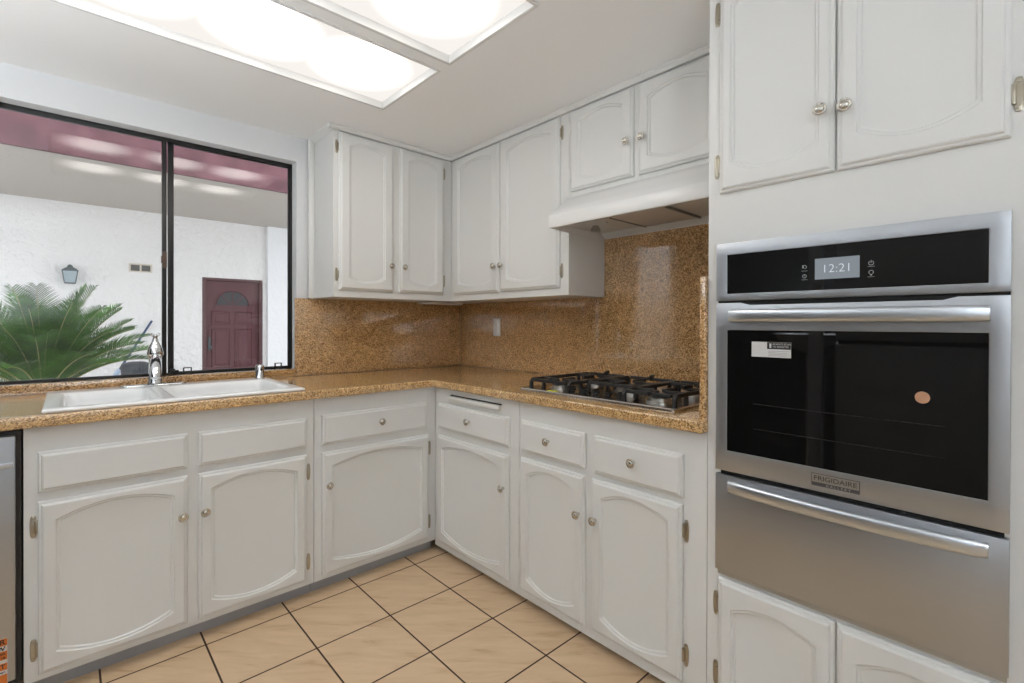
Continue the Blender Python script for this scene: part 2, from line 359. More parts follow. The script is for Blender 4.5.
def crown(cab, x0, x1, y=0, ends=()):
    z1 = CEIL - .0005; p = [(y, z1 - .023), (y - .019, z1 - .023), (y - .020, z1 - .018), (y - .0225, z1 - .013), (y - .026, z1 - .008), (y - .030, z1 - .006), (y - .030, z1), (y, z1)]
    return MB().prism(p, x0, x1, 'x').build('crown_molding', M['paint_rail'], cab, angle=50)

RZ = -PI / 2      # runs along the right wall: local x points towards the camera side (-Y), local y into the wall (+X)
FY = -.64
# ------------------------------------------------------------------ base cabinets
BT = .877
sinkcab = empty('base_cabinet', (-2.185, FY, 0), 0, 'wide white base cabinet under the sink, two false drawer fronts and two arched doors', 'cabinet')
carcass(sinkcab, .905, .64, .06, BT, top=False, toe=True)
add_door(sinkcab, .032, .435, .665, .796, panel=False, name='false_drawer_front'); add_door(sinkcab, .469, .872, .665, .796, panel=False, name='false_drawer_front')
add_door(sinkcab, .032, .435, .082, .636, (.417, .492), (.558, .162), 'L')
add_door(sinkcab, .469, .872, .082, .636, (.488, .492), (.558, .162), 'R')
cc = empty('base_cabinet', (-1.277, FY, 0), 0, 'white window-wall base cabinet in the corner, one drawer over one very wide arched door', 'cabinet')
carcass(cc, .637, .64, .06, BT, x_extra=.62, toe=True)
d = add_door(cc, .031, .578, .665, .800, panel=False, name='drawer'); knob(d, .309, .738)
add_door(cc, .031, .589, .082, .631, (.056, .486), (.556, .168), 'R')
cdp = empty('base_cabinet', (FY, -.642, 0), RZ, 'white range-wall base cabinet next to the corner, pull-out board above its drawer', 'cabinet')
carcass(cdp, .646, .64, .035, BT, toe=True)
d = add_door(cdp, .043, .592, .665, .797, panel=False, name='drawer'); knob(d, .318, .738)
add_door(cdp, .041, .590, .070, .628, (.568, .482))
p = MB().box(.145, .532, -.022, -.0005, .822, .842).build('pull_out_board', M['paint_rail'], cdp, bevel=.003); tag(p, 'white front edge of a pull-out cutting board')
MB().box(.143, .534, -.004, -.0004, .843, .848).build('board_slot', M['gap'], cdp, smooth=False)
ce = empty('base_cabinet', (FY, -1.291, 0), RZ, 'white base cabinet under the cooktop with two drawers over two narrow arched doors', 'cabinet')
carcass(ce, .835, .64, .035, BT, toe=True)
d = add_door(ce, .021, .367, .665, .799, panel=False, name='drawer'); knob(d, .190, .738)
d = add_door(ce, .411, .762, .660, .799, panel=False, name='drawer'); knob(d, .586, .738)
add_door(ce, .018, .367, .070, .638, (.346, .492), (.550, .162), 'L', hm=M['paint'])
add_door(ce, .401, .759, .076, .638, (.425, .492), (.556, .162), 'R')

# ------------------------------------------------------------------ upper cabinets
UB, UF = 1.352, -.287
def ucab(name_label, loc, rz, w_, z0, x_extra=0, end_crown=False):
    c_ = empty('wall_cabinet', loc, rz, name_label, 'cabinet')
    carcass(c_, w_, .285, z0, CEIL - .0005, x_extra=x_extra); return c_
U1 = ucab('white wall cabinet beside the window with two tall narrow arched doors', (-1.047, UF, 0), 0, .760, UB, x_extra=.285)
add_door(U1, .027, .347, 1.389, 2.230, (.323, 1.536), (2.150, 1.471), 'L', .053, .068, .028)
add_door(U1, .386, .693, 1.391, 2.230, (.407, 1.536), (2.146, 1.477), 'R', .053, .068, .028)
crown(U1, -.03, .76)
MB().box(-.031, 0, .262, .287, UB, CEIL - .0005).build('filler_strip', M['paint'], U1, bevel=.003)
p = [(0, CEIL - .0265), (-.006, CEIL - .0265), (-.017, CEIL - .0135), (-.030, CEIL - .0065), (-.030, CEIL - .0005), (0, CEIL - .0005)]
MB().prism(p, 0, .287, 'y').build('crown_molding', M['paint_rail'], U1, angle=50)
U2 = ucab('white range-wall upper cabinet left of the hood with two tall arched doors', (UF, -.289, 0), RZ, .975, UB)
add_door(U2, .036, .467, 1.388, 2.230, (.446, 1.534), side=.053, end=.068, arch=.028)
add_door(U2, .486, .922, 1.390, 2.230, (.507, 1.534), (2.152, 1.473), 'R', .053, .068, .028)
crown(U2, .0, .975)
U3 = ucab('short white wall cabinet above the range hood with two small arched doors', (UF, -1.266, 0), RZ, .858, 1.818)
add_door(U3, .018, .367, 1.846, 2.230, (.345, 1.995), (2.158, 1.932), 'L', .050, .062, .030, hm=M['paint'])
add_door(U3, .394, .745, 1.844, 2.230, (.420, 1.994), None, None, .045, .070, .030)
crown(U3, .0, .858)

# ------------------------------------------------------------------ tall oven cabinet
T = empty('oven_cabinet', (FY, -2.128, 0), RZ, 'tall white built-in cabinet holding the wall oven, with arched doors above and below it', 'cabinet')
carcass(T, .715, .64, .035, CEIL - .0005, opening=(.045, .637, .490, 1.440), toe=True)
add_door(T, .037, .331, 1.600, 2.225, (.305, 1.757), (2.14, 1.683), 'L', .033, .080, .034)
add_door(T, .336, .643, 1.600, 2.225, (.358, 1.750), (2.12, 1.686), 'R', .042, .082, .034)
add_door(T, .038, .337, .082, .456, (.316, .235), (.371, .161), 'L', .040, .080, .030)
add_door(T, .341, .643, .082, .456, (.368, .235), (.371, .161), 'R', .042, .080, .030)

# ------------------------------------------------------------------ countertop and backsplash
t = MB(); poly = [(-2.84, -.674), (-.674, -.674), (-.674, -2.126), (0, -2.126), (0, 0), (-2.84, 0)]
# sink cut-out is made from strips on the window run
SX0, SX1, SY0, SY1 = -2.105, -1.35, -.605, -.075
def slab(mb, x0, x1, y0, y1): mb.box(x0, x1, y0, y1, .8785, .915)
ct = MB()
xs = [-2.84, SX0, SX1, -.674, 0]; ys = [-2.1265, -.674, SY0, SY1, 0]
import itertools
def gridslab(xs, ys, keep, z0, z1):
    mb = MB(); idx = {}
    def vid(i, j, k):
        if (i, j, k) not in idx: idx[(i, j, k)] = len(mb.v); mb.v.append((xs[i], ys[j], (z0, z1)[k]))
        return idx[(i, j, k)]
    cells = {(i, j) for i in range(len(xs) - 1) for j in range(len(ys) - 1) if keep(i, j)}
    def F(*q): mb.f.append(tuple(q)); mb.mi.append(0)
    for i, j in cells:
        F(vid(i, j, 1), vid(i + 1, j, 1), vid(i + 1, j + 1, 1), vid(i, j + 1, 1)); F(vid(i, j, 0), vid(i, j + 1, 0), vid(i + 1, j + 1, 0), vid(i + 1, j, 0))
        for di, dj, a, b_ in ((-1, 0, (i, j), (i, j + 1)), (1, 0, (i + 1, j), (i + 1, j + 1)), (0, -1, (i, j), (i + 1, j)), (0, 1, (i, j + 1), (i + 1, j + 1))):
            if (i + di, j + dj) not in cells: F(vid(*a, 0), vid(*b_, 0), vid(*b_, 1), vid(*a, 1))
    return mb
def keep(i, j):
    if j == 0: return i == 3
    if i == 1 and j == 2: return False
    return True
ctop = gridslab(xs, ys, keep, .8785, .915).build('countertop', M['granite_top'], bevel=.005, segs=3)
tag(ctop, 'L-shaped speckled golden granite countertop running from the window wall to the oven cabinet', 'countertop')
t = MB().box(-1.145, -.0005, -.0, .0145, .9155, 1.3515).build('backsplash', M['granite'], bevel=.002); tag(t, 'brown granite backsplash slab on the window wall beside the window', 'backsplash')
t = MB(); t.box(.0005, .0195, -1.264, -.0005, .9155, 1.3515).box(.0005, .0195, -2.126, -1.264, .9155, 1.72)
t = t.build('backsplash', M['granite'], smooth=False); tag(t, 'glossy brown granite backsplash slab behind the cooktop on the range wall', 'backsplash')
t = MB().box(-.656, -.0005, -2.1265, -2.108, .9155, 1.357).build('backsplash', M['granite'], bevel=.002); tag(t, 'narrow granite side splash standing against the oven cabinet', 'backsplash')
t = MB().box(-2.84, -1.1455, -.0, .0145, .9155, .9245).build('backsplash', M['granite'], smooth=False); tag(t, 'low granite ledge under the window behind the sink', 'backsplash')

# ------------------------------------------------------------------ sink, faucet, dispenser
def rrect(x0, x1, y0, y1, r, n=6):
    out = []
    for cx, cy, a0 in ((x1 - r, y1 - r, 0), (x0 + r, y1 - r, PI / 2), (x0 + r, y0 + r, PI), (x1 - r, y0 + r, 1.5 * PI)):
        for i in range(n + 1): a = a0 + PI / 2 * i / n; out.append((cx + r * math.cos(a), cy + r * math.sin(a)))
    return out
sink = empty('kitchen_sink', (-1.73, -.34, .9155), 0, 'white enamel double-bowl drop-in sink set in the counter under the window', 'sink')
RX0, RX1, RY0, RY1 = -.415, .415, -.302, .285
def rim():
    mb = MB(); B = [(-.365, -.085, -.248, .165), (-.050, .365, -.248, .165)]
    gx = [-.415, -.365, -.085, -.050, .365, .415]; gy = [-.302, -.248, .165, .285]
    return B, gridslab(gx, gy, lambda i, j: not (j == 1 and i in (1, 3)), 0.0, .0125)
B, mb = rim(); mb.build('sink_rim', M['porcelain'], sink, bevel=.0075, segs=3)
for (x0, x1, y0, y1) in B:
    mb = MB(); rings = []
    for off, z, r in ((-.009, .011, .02), (0, .0115, .03), (.006, .005, .035), (.010, -.02, .04), (.018, -.15, .045), (.05, -.168, .05), (.14, -.172, .01)):
        rings.append([(x, y, z) for x, y in rrect(x0 + off, x1 - off, y0 + off, y1 - off, r)])
    mb.loops(rings, cap0=False)
    b_ = mb.build('basin', M['porcelain'], sink, angle=60)
    MB().lathe([(.04, -.171), (.04, -.168), (.030, -.1685), (.006, -.170)], c=((x0 + x1) / 2, (y0 + y1) / 2, 0), n=20).build('drain', M['chrome'], b_)
fz = .9285
fa = empty('faucet', (-1.789, -.098, fz), 0, 'chrome kitchen faucet with a finial-shaped handle standing behind the sink bowls', 'faucet')
MB().loops([[(x, y, z) for x, y in rrect(-.125 + o, .118 - o, -.026 + o, .026 - o, .025 - o)] for o, z in ((0, 0), (0, .003), (.004, .0065), (.012, .008))]).build('base_plate', M['chrome'], fa, angle=50)
MB().lathe([(.029, .008), (.0295, .012), (.0265, .017), (.0255, .05), (.024, .10), (.0245, .130), (.029, .134), (.031, .140), (.0305, .150), (.026, .168), (.019, .184), (.0125, .197), (.0115, .203)], n=28).build('faucet_body', M['chrome'], fa, angle=50)
dv = Vector((-.10, -1, 0)).normalized(); pts = []
for t_, z_ in ((0.005, .112), (.05, .118), (.09, .112), (.125, .095), (.148, .066), (.155, .045)): pts.append((dv.x * t_, dv.y * t_, z_))
MB().tube(pts, [.021, .022, .0225, .0225, .022, .021], n=18).build('spout', M['chrome'], fa, angle=50)
mb = MB().lathe([(.0115, .203), (.009, .211), (.0085, .218), (.011, .224), (.009, .229), (.004, .231)], n=16)
for s_ in (-1, 1): mb.tube([(s_ * .004, 0, .221), (s_ * .012, 0, .227), (s_ * .0165, 0, .235)], [.0045, .0045, .0055], n=10)
mb.build('handle', M['chrome'], fa, angle=60)
ag = MB().lathe([(.023, 0), (.023, .003), (.0205, .006), (.0205, .060), (.0195, .065), (.015, .069), (.004, .0705)], n=24).build('air_gap', M['chrome'], None, loc=(-1.357, -.115, fz), angle=50)
tag(ag, 'small chrome air-gap cap standing on the right end of the sink rim', 'air gap')
MB().box(-.004, .004, -.0215, -.0195, .04, .052).build('vent_slot', M['gap'], ag, smooth=False)

# ------------------------------------------------------------------ cooktop (local x towards the oven cabinet, y into the wall)
ck = empty('gas_cooktop', (-.595, -1.238, .9155), RZ, 'stainless gas cooktop with five burners and black grates set in the granite', 'cooktop')
CW, CDp = .756, .50
MB().loops([[(x, y, z) for x, y in rrect(o, CW - o, o, CDp - o, .018)] for o, z in ((0, 0), (0, .008), (.004, .0118), (.013, .0120), (.017, .0085), (.03, .0062))]).build('tray', M['cooksteel'], ck, angle=30)
burners = [(.14, .125, .036), (.14, .375, .042), (.39, .29, .058), (.63, .125, .044), (.63, .375, .036)]
for bx_, by_, r_ in burners:
    b_ = MB().lathe([(r_ * 1.22, .006), (r_ * 1.22, .010), (r_ * 1.02, .0125), (r_ * 1.0, .024), (r_ * .86, .0265), (.0, .027)], c=(bx_, by_, 0), n=28, cap1=False).build('burner_base', M['burner'], ck, angle=40)
    MB().lathe([(r_ * .82, .0265), (r_ * .86, .029), (r_ * .84, .033), (r_ * .3, .035), (.001, .035)], c=(bx_, by_, 0), n=28).build('burner_cap', M['iron'], b_, angle=40)
def bar(mb, a, b_, w_=.006, h0=.040, h1=.051):
    a = Vector((a[0], a[1], 0)); b2 = Vector((b_[0], b_[1], 0)); d = (b2 - a).normalized(); n_ = Vector((-d.y, d.x, 0)) * w_
    q = [a + n_, a - n_, b2 - n_, b2 + n_]; return mb.loops([[(p.x, p.y, h0) for p in q], [(p.x, p.y, h1) for p in q]])
def arm(mb, path, w_=.0075, t_=.0135):
    """flat cast bar following a path in 3D (x,y,z of its centre line)"""
    P = [Vector(p) for p in path]; rings = []
    for i, p in enumerate(P):
        t = (P[min(i + 1, len(P) - 1)] - P[max(i - 1, 0)]).normalized(); sd = Vector((-t.y, t.x, 0))
        if sd.length < .2: sd = Vector((-(P[-1] - P[0]).y, (P[-1] - P[0]).x, 0))
        sd.normalize(); u = t.cross(sd).normalized()
        rings.append([tuple(p + sd * a * w_ + u * b_ * t_ / 2) for a, b_ in ((-1, -1), (1, -1), (1, 1), (-1, 1))])
    mb.loops(rings)
def grate(x0, x1, y0, y1, bs):
    mb = MB(); zt = .046
    # arms that arch over the tray from foot to foot in both directions through each burner, with raised tips
    for bx_, by_, r_ in bs:
        for y_ in (by_,):
            arm(mb, [(x0, y_, .007), (x0, y_, .036), (x0 + .010, y_, zt), (x0 + .03, y_, zt), (bx_ - r_ * .45, y_, zt)])
            arm(mb, [(x1, y_, .007), (x1, y_, .036), (x1 - .010, y_, zt), (x1 - .03, y_, zt), (bx_ + r_ * .45, y_, zt)])
        for s_ in (-1, 1): arm(mb, [(bx_, by_ + s_ * (r_ + .055), zt), (bx_, by_ + s_ * r_ * .45, zt)])
    for y_ in (y0, y1):
        arm(mb, [(x0 + .012, y_, zt), ((x0 + x1) / 2, y_, zt), (x1 - .012, y_, zt)])
    for x_ in (x0, x1):
        arm(mb, [(x_, y0, .007), (x_, y0, .036), (x_, y0 + .010, zt), (x_, (y0 + y1) / 2, zt), (x_, y1 - .010, zt), (x_, y1, .036), (x_, y1, .007)])
    for x_ in ((x0 + x1) / 2,):
        arm(mb, [(x_, y0 - .004, .052), (x_, y0 + .018, zt)]); arm(mb, [(x_, y1 + .016, .060), (x_, y1, .057), (x_, y1 - .02, zt)])
    return mb.build('grate', M['iron'], ck, bevel=.0018, angle=50)
grate(.035, .252, .045, .455, burners[0:2]); grate(.272, .508, .155, .455, burners[2:3]); grate(.525, .73, .045, .455, burners[3:5])
for i, (kx, ky) in enumerate(((.268, .052), (.328, .052), (.388, .052), (.448, .052), (.508, .052))):
    mb = MB().lathe([(.020, .0062), (.020, .009), (.010, .010), (.010, .020), (.017, .022), (.017, .030), (.0145, .032), (.003, .0325)], c=(kx, ky, 0), n=20)
    mb.box(kx - .003, kx + .003, ky - .0165, ky + .0165, .031, .038)
    mb.build('control_knob', M['black'], ck, angle=40)
p = MB().box(.165, .215, .006, .030,   .0116, .0126).build('yellow_sticker', M['yellow'], ck, smooth=False); tag(p, 'small yellow sticker on the front edge')

# ------------------------------------------------------------------ range hood (local x towards the oven cabinet, y into the wall)
hd = empty('range_hood', (UF, -1.268, 1.650), RZ, 'white under-cabinet range hood with a slanted front above the cooktop', 'range hood')
HW, HB = .856, .2845
def prof(o=0): return [(-.148 + o, .007), (-.148 + o, .058), (-.142 + o, .066), (-.10 + o, .102), (-.05 + o, .142), (-.022 + o * .8, .1675 - o)]
mb = MB(); outer = prof(); inner = [(y + .004, z - (.0 if i < 2 else .004)) for i, (y, z) in enumerate(outer)]
ring = outer + inner[::-1]
mb.prism(ring, 0, HW, 'x')
sidep = outer + [(.0, .1675), (HB, .1675), (HB, .004), (-.02, .0)]
mb.prism(sidep, 0, .003, 'x'); mb.prism(sidep, HW - .003, HW, 'x')
mb.box(.003, HW - .003, -.146, -.128, .005, .009); mb.box(.003, HW - .003, HB - .003, HB, .004, .1675)
mb.box(.003, HW - .003, -.022, HB - .003, .1645, .1675)
mb.build('hood_shell', M['white'], hd, bevel=.0015, angle=45)
mb = MB().add([(.003, -.128, .007), (HW - .003, -.128, .007), (HW - .003, -.10, .034), (.003, -.10, .034), (.003, HB - .04, .030), (HW - .003, HB - .04, .030), (HW - .003, HB - .003, .006), (.003, HB - .003, .006)],
              [(0, 1, 2, 3), (3, 2, 5, 4), (4, 5, 6, 7)])
pan = mb.build('underside_pan', M['pan'], hd, smooth=False)
mb = MB(); mb.box(.277, .538, -.045, .235, .0245, .0305); fl = mb.build('grease_filter', M['filter'], hd, bevel=.002)
for a_ in (.269, .538): MB().box(a_, a_ + .008, -.05, .240, .022, .031).build('filter_rail', M['grey_print'], fl, smooth=False)
MB().lathe([(.024, .0), (.023, .012), (.016, .02), (.014, .0295)], c=(.10, .075, .006), n=18).build('bulb_socket', M['cooksteel'], hd, angle=50)
MB().lathe([(.003, .027), (.003, .0285)], c=(.20, .03, 0), n=10).build('screw', M['gap'], hd)

# ------------------------------------------------------------------ wall oven with warming drawer
ov = empty('wall_oven', (FY, -2.128, .483), RZ, 'stainless built-in wall oven with a black glass door and a drawer below', 'oven')
OX0, OX1, Z0 = .033, .645, .483
def oz(mb): mb.v = [(x, y, z - Z0) for x, y, z in mb.v]; return mb
MB().box(.05, .632, -.0, .50, .012, .952).build('oven_body', M['black'], ov, smooth=False)
def plate(name, z0, z1, hole=None, th=.020):
    mb = MB()
    if hole: mb = None
    xs_, zs_ = [OX0, OX1], [z0, z1]
    if hole: xs_ = [OX0, hole[0], hole[1], OX1]; zs_ = [z0, hole[2], hole[3], z1]
    g = gridslab(xs_, zs_, (lambda i, j: not (i == 1 and j == 1)) if hole else (lambda i, j: True), -th, -.0005)
    g.v = [(x, z, y - Z0) for x, y, z in g.v]
    return g.build(name, M['steel'], ov, bevel=.0012)
cp = plate('control_panel', 1.2795, 1.447, (.065, .612, 1.299, 1.4135))
oz(MB().box(.0655, .6115, -.0192, -.002, 1.2995, 1.413)).build('control_glass', M['gloss'], cp, smooth=False)
dr = plate('oven_door', .7805, 1.2725, (.066, .613, .8405, 1.194))
oz(MB().box(.0665, .6125, -.0192, -.002, .841, 1.1935)).build('door_glass', M['gloss'], dr, smooth=False)
for z_ in (.985, .915): oz(MB().box(.14, .545, -.0196, -.0191, z_, z_ + .0015)).build('rack', M['rackline'], dr, smooth=False)
wd = plate('warming_drawer', .4835, .7675)
oz(MB().box(.036, .642, -.010, -.0006, .467, .4815)).build('bottom_trim', M['steel'], ov, bevel=.001)
for g_ in ((.045, .637, -.010, -.0003, .768, .780), (.037, .644, -.014, -.0003, 1.273, 1.279)): oz(MB().box(*g_)).build('dark_gap', M['gap'], ov, smooth=False)
oz(MB().prism([(.105, 1.2725), (.13, 1.2655), (.54, 1.2655), (.565, 1.2725)], -.0204, -.0198, 'y')).build('grip_recess', M['gap'], dr, smooth=False)
def bow_handle(par, zc, name='handle'):
    N = 26; rings = []
    for i in range(N + 1):
        t = i / N; x = .077 + (.615 - .077) * t; s = math.sin(PI * t) ** .55 if 0 < t < 1 else 0
        e = min(1, min(t, 1 - t) * 14 + .5); h = .0175 * (.80 + .20 * e); yo = -.034 - .022 * s; th = .008
        ring = []
        for k in range(20):
            a = 2 * PI * k / 20; ca, sa = math.cos(a), math.sin(a)
            ring.append((x, yo + th * (1 if ca > 0 else -1) * abs(ca) ** .9, zc - Z0 + h * (1 if sa > 0 else -1) * abs(sa) ** .75))
        rings.append(ring)
    mb = MB().loops(rings)
    for x in (.085, .607): mb.box(x - .006, x + .006, -.034, -.0195, zc - Z0 - .012, zc - Z0 + .012)
    return mb.build(name, M['satinsteel'], par, angle=50)
bow_handle(dr, 1.235); bow_handle(wd, .741)
ds = oz(MB().box(.291, .387, -.0197, -.0190, 1.3265, 1.380)).build('display', emit('lit_display', (.55, .62, .68), .42), cp, smooth=False)
tm = emit('lit_digits', (.85, .93, 1.0), .85)
text('12:21', .030, tm, ds, 'clock_digits', (.339, -.0198, 1.352 - Z0), align='CENTER', bold=-.0006)
icg = []
def ring_icon(mb, x, z, r, w_=.0011, a0=0, a1=2 * PI, n=20):
    rings = []
    for i in range(n + 1):
        a = a0 + (a1 - a0) * i / n; ca, sa = math.cos(a), math.sin(a); rings.append([(x + (r - w_) * ca, -.0194, z + (r - w_) * sa), (x + r * ca, -.0194, z + r * sa), (x + r * ca, -.0190, z + r * sa), (x + (r - w_) * ca, -.0190, z + (r - w_) * sa)])
    mb.loops(rings)
mb = MB(); ring_icon(mb, .410, 1.359 - Z0, .0055, a0=PI * .65, a1=PI * 2.35); mb.box(.4094, .4106, -.0194, -.019, 1.359 - Z0, 1.366 - Z0).box(.403, .417, -.0194, -.019, 1.3505 - Z0, 1.3513 - Z0); mb.build('power_icon', M['icon'], cp, smooth=False)
mb = MB(); ring_icon(mb, .410, 1.337 - Z0, .005, a0=-PI * .3, a1=PI * 1.3); mb.box(.408, .412, -.0194, -.019, 1.329 - Z0, 1.332 - Z0).box(.403, .417, -.0194, -.019, 1.3255 - Z0, 1.3262 - Z0); mb.build('lamp_icon', M['icon'], cp, smooth=False)
mb = MB(); ring_icon(mb, .267, 1.361 - Z0, .005, a0=-PI * .5, a1=PI * .7); mb.box(.262, .265, -.0194, -.019, 1.358 - Z0, 1.366 - Z0).box(.260, .274, -.0194, -.019, 1.3505 - Z0, 1.3513 - Z0); mb.build('timer_icon', M['icon'], cp, smooth=False)
mb = MB(); ring_icon(mb, .267, 1.337 - Z0, .005); mb.box(.2664, .2676, -.0194, -.019, 1.337 - Z0, 1.340 - Z0).box(.260, .274, -.0194, -.019, 1.3275 - Z0, 1.3282 - Z0); mb.build('clock_icon', M['icon'], cp, smooth=False)
bd = oz(MB().box(.286, .390, -.0212, -.0198, .795, .827)).build('name_badge', M['badge_dark'], dr, smooth=False)
oz(MB().box(.2872, .3888, -.0215, -.0211, .8045, .8258)).build('badge_face', M['badge'], bd, smooth=False)
text('FRIGIDAIRE', .0165, M['badge_dark'], bd, 'badge_lettering', (.338, -.0216, .8150 - Z0), align='CENTER', xs=1.12, bold=.0002)
text('G A L L E R Y', .0085, M['badge'], bd, 'badge_lettering', (.345, -.0214, .7995 - Z0), align='CENTER', xs=1.1, bold=.0001)
st = oz(MB().box(.135, .236, -.0197, -.0190, 1.120, 1.162)).build('label_sticker', M['sticker'], dr, smooth=False)
oz(MB().box(.176, .2355, -.0199, -.0196, 1.1425, 1.1615)).build('label_header', M['black'], st, smooth=False)
for k, s_ in enumerate(('ALWAYS SCAN', 'TO REGISTER')): text(s_, .0068, M['sticker'], st, 'label_lettering', (.190, -.0200, 1.1562 - k * .0072 - Z0))
for k in range(4): oz(MB().box(.179, .232 - .006 * (k % 2), -.0199, -.0196, 1.1365 - k * .0042, 1.1375 - k * .0042)).build('fine_print', M['grey_print'], st, smooth=False)
oz(MB().box(.182, .187, -.0200, -.0196, 1.146, 1.158)).build('phone_mark', M['sticker'], st, smooth=False)
p = MB().lathe([(.0135, .0190), (.0135, .0197)], c=(.506, 0, 1.046 - Z0), axis='-y', n=28).build('round_sticker', M['copper'], dr, smooth=False); tag(p, 'round copper-coloured sticker')

# ------------------------------------------------------------------ dishwasher at the left edge
dw = empty('dishwasher', (-2.83, FY, 0), 0, 'stainless dishwasher with an orange and white label, left of the sink cabinet', 'dishwasher')
MB().box(.0, .640, .002, .60, .08, .870).build('dishwasher_body', M['black'], dw, smooth=False)
p = MB().box(.004, .628, -.022, .0015, .10, .858).build('dishwasher_door', M['steel'], dw, bevel=.003)
MB().box(.03, .625, -.030, -.0225, .762, .778).build('door_ledge', M['satinsteel'], p, bevel=.002)
L0 = .585
lb = MB().box(.46, .6105, -.0235, -.0222, .09, .239).build('label_sticker', M['sticker'], p, smooth=False); tag(lb, 'orange and white printed label')
for z0, z1 in ((.217, .2385), (.174, .200), (.142, .163), (.100, .129)): MB().box(.461, .610, -.0239, -.0234, z0, z1).build('orange_band', M['orange'], lb, smooth=False)
for s_, z_, h_ in (('TOR', .228, .021), ('OW', .208, .018), ('tion', .193, .012), ('es', .181, .012), ('ET', .153, .018), ('nance', .136, .009)): text(s_, h_, M['black'], lb, 'label_lettering', (.606, -.0242, z_), align='RIGHT', bold=.0004)
MB().box(.03, .61, .05, .08, 0, .0795).build('toe_panel', M['black'], dw, smooth=False)

# ------------------------------------------------------------------ outlet, under-cabinet light
ol = MB().box(-.0065, -.0005, -.438, -.367, 1.129, 1.245).build('power_outlet', M['plastic'], None, bevel=.002, loc=(0, 0, 0)); tag(ol, 'white outlet cover plate on the granite backsplash near the corner', 'outlet')
for z_ in (1.166, 1.208): MB().box(-.0085, -.0064, -.417, -.388, z_ - .014, z_ + .014).build('socket', M['white'], ol, bevel=.0007)
ul = MB().box(-.404, -.085, -.14, -.075, 1.337, 1.3515).build('under_cabinet_light', M['plastic'], None, bevel=.003); tag(ul, 'slim white light bar fixed under the wall cabinet in the corner', 'light')
MB().box(-.385, -.10, -.1415, -.1400, 1.3395, 1.349).build('lens', M['white'], ul, smooth=False)

# ------------------------------------------------------------------ ceiling light, two diffuser panels
lf = empty('ceiling_light', ((LX0 + LX1) / 2, (LYM0 + LYM1) / 2, CEIL), 0, 'recessed ceiling light box with two long glowing white diffuser panels', 'light')
ox, oy = (LX0 + LX1) / 2, (LYM0 + LYM1) / 2
mb = MB(); e_ = .016
def frame(mb, x0, x1, y0, y1, e, z0, z1): mb.box(x0, x1, y0, y0 + e, z0, z1).box(x0, x1, y1 - e, y1, z0, z1).box(x0, x0 + e, y0 + e, y1 - e, z0, z1).box(x1 - e, x1, y0 + e, y1 - e, z0, z1)
for y0, y1 in ((LY0 + .0005, LYM0 - .0005), (LYM1 + .0005, LY1 - .0005)):
    f = MB(); frame(f, LX0 + .0005 - ox, LX1 - .0005 - ox, y0 - oy, y1 - oy, .014, -.003, .115); f.v = [q for q in f.v]
    f.build('trim_frame', M['white'], lf, bevel=.001)
    g = MB().box(LX0 + .015, LX1 - .015, y0 + .0145, y1 - .0145, CEIL + .028, CEIL + .032)
    d_ = g.build('diffuser', glow_material(y0, y1), None, smooth=False); d_.parent = lf; d_.location = (-ox, -oy, -CEIL)

# ------------------------------------------------------------------ out of view: uplights added as fill, refrigerator, added dark wall
for lx, ly, pw, lab in ((-3.30, -1.65, .60, 'grey uplighter floor lamp left of the camera'), (-2.80, -4.10, .50, 'grey uplighter floor lamp behind the camera')):  # added light sources, aimed up so the ceiling bounces fill
    cl = empty('floor_lamp', (lx, ly, 0), 0, lab, 'lamp')
    MB().lathe([(.15, 0), (.15, .015), (.02, .03)], n=28).build('base', M['nickel'], cl)
    cl.location.z = 0
    MB().lathe([(.012, .03), (.012, 1.02)], n=12).build('pole', M['nickel'], cl)
    MB().lathe([(.012, 1.00), (.08, 1.02), (.19, 1.09), (.225, 1.14), (.218, 1.14), (.18, 1.10), (.05, 1.05)], n=32, cap1=False).build('lamp_shade', M['toe'], cl)
    MB().lathe([(.20, 1.118), (.20, 1.122)], n=32).build('diffuser', emit('lit_uplight', (.885, .945, 1.0), FILL * pw), cl)
fr = empty('refrigerator', (-3.15, -2.35, 0), 0, 'dark stainless refrigerator facing the oven', 'refrigerator')
MB().box(-.65, -.02, -.50, .48, .02, 1.80).build('refrigerator_body', M['black'], fr, bevel=.004)
MB().box(-.02, .03, -.50, .48, 1.105, 1.80).build('refrigerator_door', M['fridge'], fr, bevel=.006)
MB().box(-.02, .03, -.50, .48, .06, 1.075).build('freezer_door', M['fridge'], fr, bevel=.006)
structure('trim_3', MB().box(-3.12, -3.06, -1.80, -1.72, 0, CEIL), M['toe'], smooth=False)
structure('wall_closet', MB().box(-3.85, -3.80, -1.70, -.2, 0, CEIL).box(-3.85, -3.0, -.25, -.2, 0, CEIL), M['darkroom'], smooth=False)  # unseen dark walls added so the oven glass mirrors a dark opening

